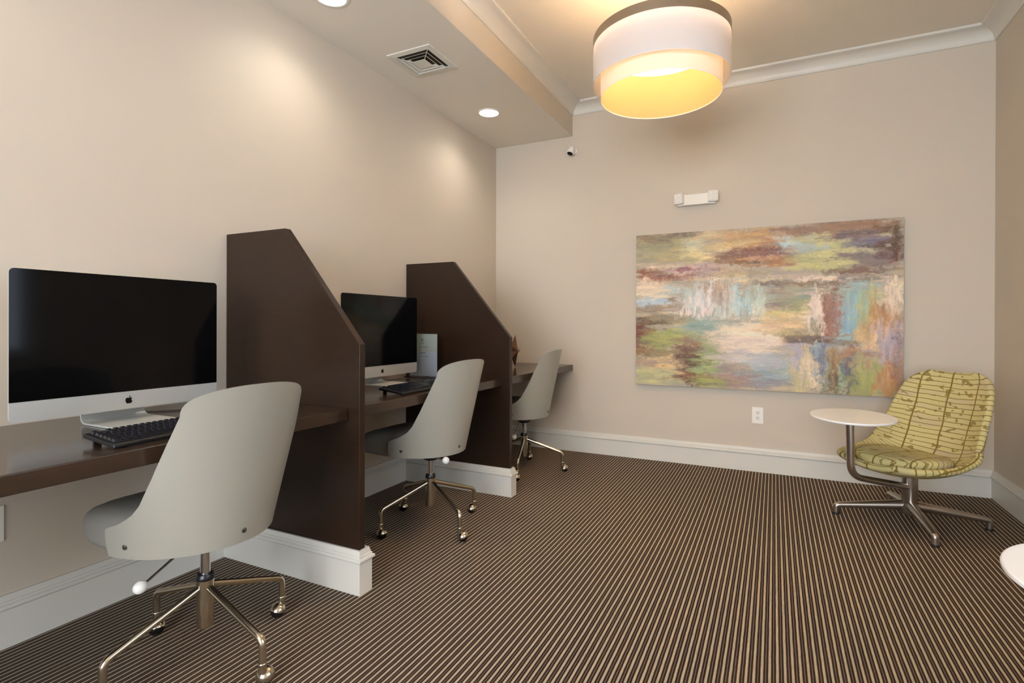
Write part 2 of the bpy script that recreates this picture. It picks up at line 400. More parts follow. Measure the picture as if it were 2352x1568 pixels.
desktop(Y1+PT+0.003, Y2-0.003, 'dark glossy wall-mounted desktop in the middle bay between the dividers')
desktop(Y2+PT+0.003, D-0.002, 'dark wall-mounted desktop in the corner bay against the far wall')

# ------------------------------------------------------------ office chairs
ZK = [.427, .440, .501, .511, .521, .536, .556, .585, .661, .761, .841, .886, .904, .913, .918]
TE = [1.545, 1.568, 1.573, 1.49, 1.375, 1.265, 1.165, 1.080, .955, .808, .700, .585, .47, .33, .05]
def shell_pt(t, z, off=0.0):
    dz = z-0.40
    a, bb, xa = 0.2624+off, 0.2389+0.1779*dz+off, 0.1762+off
    return Vector((xa+0.1891*dz-a*(1-math.cos(t)), bb*math.sin(t), z))
def smooth_te(z):
    if z > .841: return .70*max(0.0, 1-((z-.841)/.0772)**2.6)**(1/2.2)
    for i in range(len(ZK)-1):
        if z <= ZK[i+1]:
            u = (z-ZK[i])/(ZK[i+1]-ZK[i]); return TE[i]*(1-u)+TE[i+1]*u
    return TE[-1]
def make_chair():
    root = thing('office_chair', 'x', 'chair', group='white moulded swivel chairs at the desks')
    # moulded shell
    b = MB(); nt_ = 40
    zs = []
    for i in range(len(ZK)-1):
        n = 5 if ZK[i+1]-ZK[i] > 0.05 else (3 if ZK[i+1]-ZK[i] > .02 else 2)
        zs += [ZK[i]+(ZK[i+1]-ZK[i])*k/n for k in range(n)]
    zs = [z for z in zs if z < .842] + [.841+.077*math.sin(PI/2*k/14) for k in range(1, 15)]
    zs[0] = 0.416
    te = [smooth_te(max(z, ZK[0])) for z in zs]
    for _ in range(2):
        te = [te[0]]+[te[i] if (zs[i] > 0.84 or zs[i] < 0.48) else (te[i-1]+2*te[i]+te[i+1])/4 for i in range(1, len(te)-1)]+[te[-1]]
    for sgn, off in ((0, 0.0045), (1, -0.0045)):
        for z, e in zip(zs, te):
            for k in range(nt_+1):
                b.v.append(tuple(shell_pt(-e+2*e*k/nt_, z, off)))
    nz = len(zs); R_ = nt_+1; K = nz*R_
    F = b.f
    for i in range(nz-1):
        for k in range(nt_):
            F.append((i*R_+k, i*R_+k+1, (i+1)*R_+k+1, (i+1)*R_+k)); F.append((K+i*R_+k, K+(i+1)*R_+k, K+(i+1)*R_+k+1, K+i*R_+k+1))
    for i in range(nz-1):
        F.append((i*R_, (i+1)*R_, K+(i+1)*R_, K+i*R_)); F.append((i*R_+nt_, K+i*R_+nt_, K+(i+1)*R_+nt_, (i+1)*R_+nt_))
    for k in range(nt_):
        F.append((k, K+k, K+k+1, k+1)); q = (nz-1)*R_; F.append((q+k, q+k+1, K+q+k+1, K+q+k))
    sh = b.build('backrest_shell', M['shell'], root, smooth=45, bevel=0.0028, segs=2)
    sh['label'] = 'off-white moulded shell'
    for t in (-1.278, 0.0, 1.278):
        p = shell_pt(t, 0.4546, 0.0045); nrm = (shell_pt(t, .4546, 0.02)-p).normalized()
        s_ = MB(); s_.lathe([(0.0005, -0.003), (0.008, -0.003), (0.008, 0.0012), (0.0065, 0.002), (0.0055, 0.0005), (0.0005, 0.0005)], 18, p, False, nrm)
        sc = s_.build('screw', M['slot'], sh, smooth=40)
        s2 = MB(); s2.lathe([(0.0005, 0.0004), (0.0042, 0.0004), (0.0036, 0.0016), (0.0005, 0.0018)], 14, p, False, nrm); s2.build('screw_head', M['nickel'], sc, smooth=40) if False else None
    # padded seat
    def outline(a):
        ca, sa = math.cos(a), math.sin(a)
        if ca > 0:   # back half follows the shell
            return Vector((-0.085+0.235*ca, 0.222*sa))
        n = 3.4; r = (abs(ca)**n+abs(sa)**n)**(-1/n)
        return Vector((-0.085+0.338*r*ca, 0.222*r*sa))
    prof = [(0.90, .404), (0.965, .408), (0.992, .424), (1.0, .452), (0.992, .480), (0.965, .502), (0.90, .519), (0.78, .530), (0.55, .538), (0.25, .541)]
    b = MB(); n = 56
    for s_, z in prof:
        for k in range(n):
            o = outline(2*PI*k/n); c = Vector((-0.085, 0)); q = c+(o-c)*s_
            b.v.append((q.x, q.y, z-0.055*max(0.0, (-q.x-.08)/.34)**2*(z-.404)/.137))
    for i in range(len(prof)-1):
        for k in range(n):
            k2 = (k+1) % n; b.f.append((i*n+k, i*n+k2, (i+1)*n+k2, (i+1)*n+k))
    b.f.append(tuple(range(n-1, -1, -1))); b.f.append(tuple((len(prof)-1)*n+k for k in range(n)))
    cu = b.build('seat_cushion', M['vinyl'], root, smooth=60); cu['label'] = 'padded grey vinyl seat'
    b = MB(); b.lathe([(0.03, .360), (0.05, .372), (0.06, .380), (0.06, .403)], 28); b.build('swivel_plate', M['black'], root)
    b = MB(); b.lathe([(0.0155, .262), (0.0155, .36)], 24); b.build('gas_lift', M['chrome'], root)
    b = MB(); b.lathe([(0.0275, .262), (0.0285, .266), (0.0285, .272), (0.024, .281), (0.0155, .282)], 28); b.build('collar', M['black'], root)
    b = MB(); b.lathe([(0.021, .108), (0.0235, .1065), (0.0255, .109), (0.0262, .15), (0.0272, .22), (0.0272, .2655), (0.0255, .268)], 32); b.build('column', M['nickel'], root)
    return root
leg_path = [(0.018, 0, .238), (0.245, 0, .160), (0.292, 0, .144), (0.292, 0, .072)]
def add_leg(root, ang, swivel):
    ca, sa = math.cos(ang), math.sin(ang)
    rot = lambda p: (p[0]*ca-p[1]*sa, p[0]*sa+p[1]*ca, p[2])
    pts = smooth_path(leg_path, 0.045, 7)
    b = MB(); b.tube([rot(p) for p in pts], 0.0115, 16)
    b.lathe([(0.0125, .069), (0.0135, .071), (0.0135, .075), (0.0118, .077)], 16, rot((0.292, 0, 0)))
    leg = b.build('leg', M['nickel'], root, smooth=50)
    # ball caster
    c = Vector(rot((0.292, 0, 0)))+Vector((math.cos(swivel)*0.016, math.sin(swivel)*0.016, 0.0265))
    ax = Vector((-math.cos(swivel)*0.35, -math.sin(swivel)*0.35, 1)).normalized()
    w = MB(); w.sphere(c, 0.0255, 22, 14); w.build('caster_wheel', M['rubber'], leg, smooth=60)
    h = MB()
    prof = [(0.0287*math.cos(a), 0.0287*math.sin(a)) for a in [PI/2*i/8*0.98+0.02 for i in range(9)]]
    prof = [(r, z) for r, z in prof]; h.lathe(prof, 22, c, True, ax)
    h.tube([c+Vector((0, 0, 0.02))-Vector((math.cos(swivel)*0.016, math.sin(swivel)*0.016, 0)), Vector(rot((0.292, 0, .074)))], [0.0125, 0.0115], 14)
    h.build('caster_hood', M['nickel'], leg, smooth=50)
def add_lever(root, p0, p1):
    b = MB(); b.tube([p0, p1], 0.0038, 10); l = b.build('lever', M['chrome'], root)
    k = MB(); k.sphere(p1, 0.0182, 20, 12, sc=(1, 1, 1.12), axis=(Vector(p1)-Vector(p0)).normalized()); kn = k.build('knob', M['white_plastic'], l, smooth=60); kn['label'] = 'white ball knob'
proto = make_chair()
chair_spec = [((.666, 1.132), -0.01, 87, [((-.02, -.07, .372), (.010, -.205, .325))], 'white shell swivel chair nearest the camera, at the largest computer screen'),
              ((.655, 2.430), -0.06, 65, [((.04, -.03, .388), (.215, -.150, .415))], 'white shell swivel chair in the middle bay, between the two dividers'),
              ((.645, 3.670), 0.05, 16, [((-.01, -.07, .372), (-.005, -.18, .283))], 'white shell swivel chair farthest back, at the corner desk by the far wall')]
chairs = [proto, copy_tree(proto), copy_tree(proto)]
for r_, ((cx, cy), rz, a0, lev, lab) in zip(chairs, chair_spec):
    r_.location = (cx, cy, 0); r_.rotation_euler = (0, 0, rz); r_['label'] = lab
    for k in range(4): add_leg(r_, math.radians(a0+90*k)-rz, math.radians(a0*3+70*k))
    for p0, p1 in lev: add_lever(r_, p0, p1)

# ------------------------------------------------------------ computers
def rrect(w, h, r, n=5, cx=0, cy=0):
    out = []
    for qx, qy, a0 in ((w/2-r, h/2-r, 0), (-w/2+r, h/2-r, PI/2), (-w/2+r, -h/2+r, PI), (w/2-r, -h/2+r, 1.5*PI)):
        for k in range(n+1):
            a = a0+PI/2*k/n; out.append((cx+qx+r*math.cos(a), cy+qy+r*math.sin(a)))
    return out
# fruit outline with a bite and a leaf, unit height about 1
apple = [(0.0, .30), (.10, .34), (.24, .36), (.36, .30), (.43, .21)]
apple += [(.36, .14), (.32, .03), (.34, -.08), (.41, -.16), (.46, -.19)]
apple += [(.40, -.33), (.30, -.46), (.20, -.52), (.10, -.49), (0.0, -.47), (-.10, -.49), (-.20, -.52), (-.31, -.45), (-.42, -.27), (-.48, -.06), (-.47, .14), (-.38, .29), (-.24, .36), (-.10, .33)]
leaf = [(.0, .38), (.01, .48), (.08, .58), (.19, .63), (.18, .53), (.11, .43)]
def computer(loc, label, wx=0.662, hz=0.468):
    """front faces +X; loc is the foot centre on the desk"""
    root = thing('desktop_computer', label, 'computer', loc, group='silver all-in-one computers on the desks')
    z0 = 0.046; zc = z0+hz/2; chin = 0.062
    outer = rrect(wx, hz, 0.013)
    b = MB(); n = len(outer)
    rings = [(1.0, 0.0), (1.0, -0.005), (0.985, -0.010), (0.80, -0.024), (0.45, -0.040), (0.12, -0.046)]
    for s_, x in rings: b.v += [(x, p[0]*s_, zc+p[1]*s_) for p in outer]
    for i in range(len(rings)-1):
        b.f += [(i*n+k, i*n+(k+1) % n, (i+1)*n+(k+1) % n, (i+1)*n+k) for k in range(n)]
    b.f.append(tuple(range(n))); b.f.append(tuple((len(rings)-1)*n+k for k in range(n)))
    b.build('case', M['alu'], root, smooth=40)
    # black glass, rounded at the top corners
    y0, y1, zb, zt, r = -wx/2, wx/2, z0+chin, z0+hz, 0.013
    g = [(y0, zb), (y1, zb)]
    for k in range(6): a = PI/2*k/5; g.append((y1-r+r*math.cos(a), zt-r+r*math.sin(a)))
    for k in range(6): a = PI/2+PI/2*k/5; g.append((y0+r+r*math.cos(a), zt-r+r*math.sin(a)))
    b = MB(); b.prism(g, 0.0004, 0.0022, lambda p, t: (t, p[0], p[1])); sc = b.build('screen', M['screen'], root, smooth=0); sc['label'] = 'black glass screen, switched off'
    c = [(y0+r, z0), (y1-r, z0)]
    c = [(y1, zb-0.0005), (y0, zb-0.0005)]
    for k in range(6): a = PI+PI/2*k/5; c.append((y0+r+r*math.cos(a), z0+r+r*math.sin(a)))
    for k in range(6): a = 1.5*PI+PI/2*k/5; c.append((y1-r+r*math.cos(a), z0+r+r*math.sin(a)))
    b = MB(); b.prism(c, 0.0004, 0.0018, lambda p, t: (t, p[0], p[1])); ch = b.build('chin_panel', M['alu'], root, smooth=0)
    b = MB(); sc_ = 0.024
    b.prism([(p[0]*sc_, z0+chin*0.5+p[1]*sc_) for p in apple], 0.0018, 0.0024, lambda p, t: (t, p[0], p[1]))
    b.prism([(p[0]*sc_, z0+chin*0.5+p[1]*sc_) for p in leaf], 0.0018, 0.0024, lambda p, t: (t, p[0], p[1]))
    lg = b.build('emblem', M['logo'], ch, smooth=0); lg['label'] = 'small black bitten-fruit emblem'
    # bent aluminium stand: foot plate, curved up to the back of the case
    path = smooth_path([(0.125, 0, 0.0035), (-0.105, 0, 0.0035), (-0.060, 0, 0.16), (-0.045, 0, 0.22)], 0.05, 8)
    b = MB(); th = 0.004; m_ = len(path)
    for i, p in enumerate(path):
        a = path[max(0, i-1)]; q = path[min(m_-1, i+1)]; t = (q-a).normalized(); nn = Vector((-t.z, 0, t.x))
        hw = 0.108-0.014*min(1, i/m_)
        for sy in (-1, 1):
            for sn in (-1, 1): b.v.append(tuple(p+nn*(th/1.3*sn)+Vector((0, hw*sy, 0))))
    for i in range(m_-1):
        k = 4*i; b.f += [(k, k+1, k+5, k+4), (k+3, k+2, k+6, k+7), (k+1, k+3, k+7, k+5), (k+2, k, k+4, k+6)]
    b.f += [(0, 2, 3, 1), (4*m_-4, 4*m_-3, 4*m_-1, 4*m_-2)]
    b.build('stand', M['alu'], root, smooth=35, bevel=0.001)
    return root
DT = 0.7522
computer((0.290, 1.100, DT), 'silver computer with black screen, largest and nearest, left edge of the photo')
computer((0.300, 2.452, DT), 'smaller looking silver computer with black screen in the middle bay')
def cable(pts, label):
    b = MB(); b.tube(smooth_path(pts, 0.05, 8), 0.0022, 8)
    return tag(b.build('cable', M['cable'], smooth=60), label, 'cable')
z_ = DT+0.0028
cable([(0.10, 1.22, z_), (0.20, 1.30, z_), (0.26, 1.42, z_), (0.20, 1.52, z_), (0.12, 1.58, z_)], 'thin dark cable behind the nearest computer, right of its foot')
cable([(0.22, 2.585, z_), (0.335, 2.60, z_+0.02), (0.40, 2.72, z_), (0.33, 2.86, z_), (0.24, 2.80, z_)], 'brown looped cable beside the foot of the middle computer')
cable([(0.25, 2.575, z_), (0.36, 2.59, z_), (0.43, 2.66, z_), (0.40, 2.82, z_), (0.30, 2.90, z_), (0.17, 2.93, z_)], 'brown cable trailing to the sign holder in the middle bay')

# ------------------------------------------------------------ keyboards
def key_mesh(w, h):
    me = bpy.data.meshes.new('keycap'); t = 0.0022
    v = [(-h/2, -w/2, 0), (h/2, -w/2, 0), (h/2, w/2, 0), (-h/2, w/2, 0), (-h/2+t, -w/2+t, .007), (h/2-t, -w/2+t, .006), (h/2-t, w/2-t, .006), (-h/2+t, w/2-t, .007)]
    me.from_pydata(v, [], [(0, 3, 2, 1), (4, 5, 6, 7), (0, 1, 5, 4), (1, 2, 6, 5), (2, 3, 7, 6), (3, 0, 4, 7)]); me.materials.append(M['keycap']); return me
def keyboard(loc, rz, label):
    """long axis Y (left end at -Y), typist at +X"""
    root = thing('keyboard', label, 'keyboard', loc, rz, group='black keyboards on the desks')
    Lk, Wk = 0.455, 0.150
    b = MB(); tilt = 0.11
    pr = [(Wk/2, .004), (Wk/2-.003, .013), (-Wk/2+.004, .031), (-Wk/2, .028), (-Wk/2+.004, .018), (Wk/2-.006, .002)]
    b.prism(pr, -Lk/2, Lk/2, lambda p, t: (p[0], t, p[1]))
    b.build('case', M['black'], root, smooth=30, bevel=0.0025, segs=3)
    for sy in (-1, 1):
        f = MB(); f.box(-Wk/2+.012, -Wk/2+.020, sy*(Lk/2-.03)-.010, sy*(Lk/2-.03)+.010, 0.0, .022); f.build('foot', M['black'], root, smooth=0)
        f = MB(); f.box(Wk/2-.020, Wk/2-.012, sy*(Lk/2-.03)-.010, sy*(Lk/2-.03)+.010, 0.0, .006); f.build('foot', M['foot'], root, smooth=0)
    P = 0.019; meshes = {}
    rows = [[1]+[None]+[1]*4+[None]*0+[1]*8, [1]*13+[2], [1.5]+[1]*12+[1.5], [1.75]+[1]*11+[2.25], [2.25]+[1]*10+[2.75], [1.25]*3+[6.25]+[1.25]*4]
    nav = [[1, 1, 1], [1, 1, 1], [1, 1, 1], [], [None, 1, None], [1, 1, 1]]
    pad = [[], [1, 1, 1, 1], [1, 1, 1, 1], [1, 1, 1], [1, 1, 1], [2, 1]]
    slope = (.031-.013)/(Wk-.007)
    def put(cx, cy, w):
        if w not in meshes: meshes[w] = key_mesh(P*w-.0026, P-.0026)
        o = bpy.data.objects.new('keycap', meshes[w]); C.objects.link(o); o.parent = root
        o.location = (cx, cy, .013+(Wk/2-.003-cx)*slope+.0002); o.rotation_euler = (0, math.atan(slope), 0)
    for r_i in range(6):
        x = -Wk/2+.020+r_i*P+(0 if r_i == 0 else .004)
        for blk, yy in ((rows, -Lk/2+.012), (nav, -Lk/2+.012+15*P+.005), (pad, -Lk/2+.012+18*P+.010)):
            y = yy
            for w in blk[r_i]:
                if w is None: y += P; continue
                put(x, y+w*P/2, w); y += w*P
    return root
keyboard((0.628, 1.062, DT), 0.04, 'black keyboard in front of the nearest computer, partly behind the chair back')
keyboard((0.640, 2.330, DT), 0.02, 'black keyboard on the middle desk, beside the sign holder')

# ------------------------------------------------------------ acrylic sign holder (middle bay)
hx0, hx1, hy = 0.150, 0.372, 2.91
root = thing('sign_holder', 'clear acrylic stand holding pale printed sheets, beside the middle computer', 'sign holder', ((hx0+hx1)/2, hy, DT))
hw = (hx1-hx0)/2
b = MB(); b.box(-hw, hw, -0.0015, 0.0, 0.004, 0.290); b.box(-hw, hw, 0.0035, 0.005, 0.004, 0.290); b.box(-hw-.012, hw+.012, -0.045, 0.045, 0.0, 0.004)
b.build('acrylic_frame', M['acrylic'], root, smooth=0)
b = MB(); b.box(-hw+.004, hw-.003, 0.0008, 0.0014, 0.006, 0.164); p1 = b.build('printed_sheet', M['paper'], root, smooth=0); p1['label'] = 'lavender lower sheet'
b = MB(); b.box(-hw+.004, hw-.003, 0.0018, 0.0026, 0.006, 0.284); p2 = b.build('printed_sheet', M['paper2'], root, smooth=0); p2['label'] = 'pale upper sheet with round emblem'
b = MB(); b.box(-hw+.004, hw-.003, 0.0008, 0.0014, 0.166, 0.186); p3 = b.build('sheet_header', M['white_plastic'], root, smooth=0)
def ringmesh(cx, cz, r0, r1, y):
    b = MB(); n = 20
    for r in (r0, r1): b.v += [(cx+r*math.cos(2*PI*k/n), y, cz+r*math.sin(2*PI*k/n)) for k in range(n)]
    b.f += [(k, (k+1) % n, n+(k+1) % n, n+k) for k in range(n)]; return b
em = ringmesh(-0.008, 0.245, 0.004, 0.0085, 0.0013); em.build('emblem', M['ink'], p2, smooth=0)
for (x0, x1, z, t, par, y) in [(-.024, .010, .226, .0025, p2, .0012), (-.020, .008, .219, .002, p2, .0012), (-.026, .036, .197, .003, p2, .0012), (-.026, .016, .157, .004, p1, .0004), (-.026, .042, .135, .002, p1, .0004)]:
    b = MB(); b.box(x0, x1, y, y+0.0003, z, z+t); b.build('print_line', M['ink'], par, smooth=0)

# ------------------------------------------------------------ faceted star ornament on the corner desk
def star(loc, R, label):
    b = MB(); b.v = [(0.045, 0, 0), (-0.045, 0, 0)]
    for k in range(10):
        a = PI/2-PI/10+PI*k/5; r = R if k % 2 == 0 else R*0.42
        b.v.append((0, r*math.cos(a), r*math.sin(a)))
    for k in range(10):
        k2 = (k+1) % 10; b.f += [(0, 2+k, 2+k2), (1, 2+k2, 2+k)]
    return tag(b.build('star_ornament', M['star'], smooth=0, loc=loc), label, 'ornament')
star((0.440, 3.895, DT+0.138*math.cos(PI/10)+0.0005), 0.138, 'bronze faceted star on the corner desk, tips showing past the farther divider')

# ------------------------------------------------------------ lounge chairs with tablet arm
def lounge(loc, back_deg, arm_deg, base_deg, label, tablet_r=0.205, arm_len=0.385):
    root = thing('lounge_chair', label, 'armchair', (loc[0], loc[1], 0), group='green patterned lounge chairs with white tablets')
    sp = [(-.290, .352, .130, .014), (-.276, .346, .190, .024), (-.235, .332, .238, .040), (-.15, .314, .268, .060), (-.04, .303, .280, .082), (.07, .308, .284, .104), (.145, .336, .282, .118), (.190, .390, .272, .118), (.220, .468, .260, .104), (.248, .555, .249, .082), (.276, .645, .240, .068), (.300, .725, .224, .052), (.317, .778, .196, .036), (.327, .808, .150, .020), (.331, .820, .095, .010)]
    # resample the spine smoothly
    P = [Vector((d, z, w)) for d, z, w, c in sp]; Cc = [c for d, z, w, c in sp]
    rows = []
    for i in range(len(sp)-1):
        p0 = P[max(0, i-1)]; p1 = P[i]; p2 = P[i+1]; p3 = P[min(len(P)-1, i+2)]
        for k in range(3):
            t = k/3; v = 0.5*((2*p1)+(-p0+p2)*t+(2*p0-5*p1+4*p2-p3)*t*t+(-p0+3*p1-3*p2+p3)*t**3)
            rows.append((v, Cc[i]*(1-t)+Cc[i+1]*t))
    rows.append((P[-1], Cc[-1]))
    n = 24; R_ = len(rows); verts = []; norms = []; uvs = []; arc = 0
    for i, (v, c) in enumerate(rows):
        a = rows[max(0, i-1)][0]; q = rows[min(R_-1, i+1)][0]
        t = Vector((q.x-a.x, 0, q.y-a.y)).normalized(); nn = Vector((-t.z, 0, t.x))
        if i: arc += math.hypot(v.x-rows[i-1][0].x, v.y-rows[i-1][0].y)
        for k in range(n+1):
            s_ = -1+2*k/n; cc = c*abs(s_)**2.3
            verts.append(Vector((v.x, 0, v.y))+nn*cc+Vector((0, v.z*s_, 0))); norms.append(None); uvs.append((v.z*s_*(1+0.10*s_*s_), arc))
    col = n+1
    def vn(i, k):
        a = verts[max(0, i-1)*col+k]; b_ = verts[min(R_-1, i+1)*col+k]; c_ = verts[i*col+max(0, k-1)]; d_ = verts[i*col+min(n, k+1)]
        x = (d_-c_).cross(b_-a)
        return x.normalized()
    T = 0.036; V = []; UV = []
    nr = [vn(i, k) for i in range(R_) for k in range(col)]
    sgn = 1 if nr[(R_//4)*col+n//2].z > 0 else -1
    top = [verts[j] for j in range(len(verts))]
    bot = [verts[j]-nr[j]*sgn*T for j in range(len(verts))]
    V = top+bot; UV = uvs+[(u+(0.056 if u > 0 else -0.056)*(abs(-1+2*(q % col)/n)**4), v) for q, (u, v) in enumerate(uvs)]; K = len(top); F = []
    for i in range(R_-1):
        for k in range(n):
            F.append((i*col+k, i*col+k+1, (i+1)*col+k+1, (i+1)*col+k)); F.append((K+i*col+k, K+(i+1)*col+k, K+(i+1)*col+k+1, K+i*col+k+1))
    # rounded rim: ring of extra verts pushed outwards
    bd = [(0, k) for k in range(n+1)]+[(i, n) for i in range(1, R_)]+[(R_-1, k) for k in range(n-1, -1, -1)]+[(i, 0) for i in range(R_-2, 0, -1)]
    cen = {}
    m_ = len(bd); ring = []
    for j, (i, k) in enumerate(bd):
        idx = i*col+k; pa = bd[(j-1) % m_]; pb = bd[(j+1) % m_]
        tg = (verts[pb[0]*col+pb[1]]-verts[pa[0]*col+pa[1]])
        if tg.length < 1e-6: tg = Vector((0, 1, 0))
        tg.normalize(); out = tg.cross(nr[idx]*sgn)
        mid = Vector((sum((v.x for v in verts))/len(verts), 0, .45))
        if out.dot(verts[idx]-mid) < 0: out = -out
        for a in (30, 65, 90, 115, 150):
            aa = math.radians(a); h = T/2
            p = verts[idx]-nr[idx]*sgn*h + nr[idx]*sgn*(h*math.cos(aa)) + out*(h*0.95*math.sin(aa))
            V.append(p); 
            if i in (0, R_-1): UV.append((uvs[idx][0], uvs[idx][1]+(0.018 if i else -0.018)*aa))
            else: UV.append((uvs[idx][0]+(0.018 if k > n/2 else -0.018)*aa, uvs[idx][1]))
        ring.append(len(V)-5)
    for j in range(m_):
        j2 = (j+1) % m_; a = bd[j][0]*col+bd[j][1]; b_ = bd[j2][0]*col+bd[j2][1]
        ch0 = [a]+[ring[j]+q for q in range(5)]+[K+a]; ch1 = [b_]+[ring[j2]+q for q in range(5)]+[K+b_]
        for q in range(6): F.append((ch0[q], ch1[q], ch1[q+1], ch0[q+1]))
    ang = math.radians(back_deg); ca, sa = math.cos(ang), math.sin(ang)
    def rot(p): return (p[0]*ca-p[1]*sa, p[0]*sa+p[1]*ca, p[2])
    def fab_mesh(name, V, F, UV, par):
        me = bpy.data.meshes.new(name); me.from_pydata([rot(v) for v in V], [], F); me.update()
        uvl = me.uv_layers.new(name='UVMap'); 
        for lp in me.loops: uvl.data[lp.index].uv = UV[lp.vertex_index]
        bm = bmesh.new(); bm.from_mesh(me); bmesh.ops.recalc_face_normals(bm, faces=bm.faces); bm.to_mesh(me); bm.free()
        me.shade_smooth(); me.materials.append(M['fabric']); o = bpy.data.objects.new(name, me); C.objects.link(o); o.parent = par
        s_ = o.modifiers.new('subsurf', 'SUBSURF'); s_.levels = 1; s_.render_levels = 1
        return o
    fab_mesh('bucket_shell', V, F, UV, root)['label'] = 'green printed upholstered bucket'
    # round seat cushion
    cn = 44; prof = [(0.90, 0), (0.98, .010), (1.0, .026), (0.985, .042), (0.93, .055), (0.78, .064), (0.5, .069), (0.2, .071)]
    V = []; UV = []; F = []
    for s_, z in prof:
        for k in range(cn):
            a = 2*PI*k/cn; x = -0.055+0.215*s_*math.cos(a); y = 0.238*s_*math.sin(a)
            curl = 0.05*abs(s_)**3*(abs(math.sin(a))**2)
            V.append((x, y, .318+z*1.12+curl*0.5-0.03*(x+0.065))); UV.append((y*1.02+0.03*0, 0.30+x-0.6*(z if s_ > .95 else .04)))
    for i in range(len(prof)-1):
        for k in range(cn):
            k2 = (k+1) % cn; F.append((i*cn+k, i*cn+k2, (i+1)*cn+k2, (i+1)*cn+k))
    F.append(tuple(range(cn-1, -1, -1))); F.append(tuple((len(prof)-1)*cn+k for k in range(cn)))
    fab_mesh('seat_cushion', V, F, UV, root)['label'] = 'round loose seat cushion in the same print'
    # pedestal
    b = MB(); b.lathe([(.036, .108), (.038, .112), (.038, .268), (.034, .274)], 30); b.build('column', M['cast'], root)
    b = MB(); b.lathe([(.030, .040), (.048, .050), (.052, .060), (.050, .095), (.040, .108)], 30); hub = b.build('hub', M['cast'], root)
    b = MB(); b.lathe([(.04, .258), (.09, .268), (.10, .276)], 26); b.build('seat_mount', M['black'], root)
    for k in range(4):
        a = math.radians(base_deg+90*k); c_, s2 = math.cos(a), math.sin(a)
        r3 = lambda p: (p[0]*c_-p[1]*s2, p[0]*s2+p[1]*c_, p[2])
        path = smooth_path([(.030, 0, .092), (.345, 0, .056), (.360, 0, .050), (.360, 0, .010)], 0.03, 6)
        rr = [0.030 if i == 0 else 0.0175 for i in range(len(path))]
        b = MB(); b.tube([r3(p) for p in path], rr, 16, flat=0.95)
        lg = b.build('leg', M['cast'], root, smooth=50)
        f = MB(); f.lathe([(.017, 0.0005), (.019, .003), (.018, .012)], 18, r3((.360, 0, 0))); f.build('glide', M['foot'], lg)
    # tablet arm: flat oval tube out from the column and up to the round top
    a = math.radians(arm_deg); c_, s2 = math.cos(a), math.sin(a)
    r3 = lambda p: (p[0]*c_-p[1]*s2, p[0]*s2+p[1]*c_, p[2])
    pts = smooth_path([(.030, 0, .198), (arm_len+.010, 0, .276), (arm_len+.018, 0, .575)], 0.075, 8)
    rr = [0.0215]*len(pts); rr[-1] = 0.024; rr[0] = 0.026
    b = MB(); b.tube([r3(p) for p in pts], rr, 18, flat=0.8)
    b.lathe([(.024, .574), (.055, .584), (.055, .592)], 24, r3((arm_len+.018, 0, 0)))
    b.build('tablet_arm', M['cast'], root, smooth=50)
    b = MB(); b.lathe([(tablet_r-.006, -.0075), (tablet_r-.001, -.004), (tablet_r, 0), (tablet_r-.001, .004), (tablet_r-.004, .006)], 72)
    tt = b.build('tablet_top', M['tablet'], root, smooth=30, loc=(arm_len*c_, arm_len*s2, .601)); tt['label'] = 'round white tablet'; tt.rotation_euler = (math.radians(2.8), 0, 0)
    return root
LC = (3.03, 3.68)
arm_dir = math.degrees(math.atan2(3.45-LC[1], 2.73-LC[0])); arm_l = math.hypot(3.45-LC[1], 2.73-LC[0])
lounge(LC, 42, arm_dir, 6.0, 'green patterned bucket chair on four-foot base with white tablet arm, in the far right corner', arm_len=arm_l)
TC = (2.972, 1.42); LC2 = (3.17, 1.05)
lounge(LC2, 20, math.degrees(math.atan2(TC[1]-LC2[1], TC[0]-LC2[0])), 10.0, 'lounge chair showing only its round white tablet, cut off at the right photo edge', arm_len=math.hypot(TC[1]-LC2[1], TC[0]-LC2[0]))

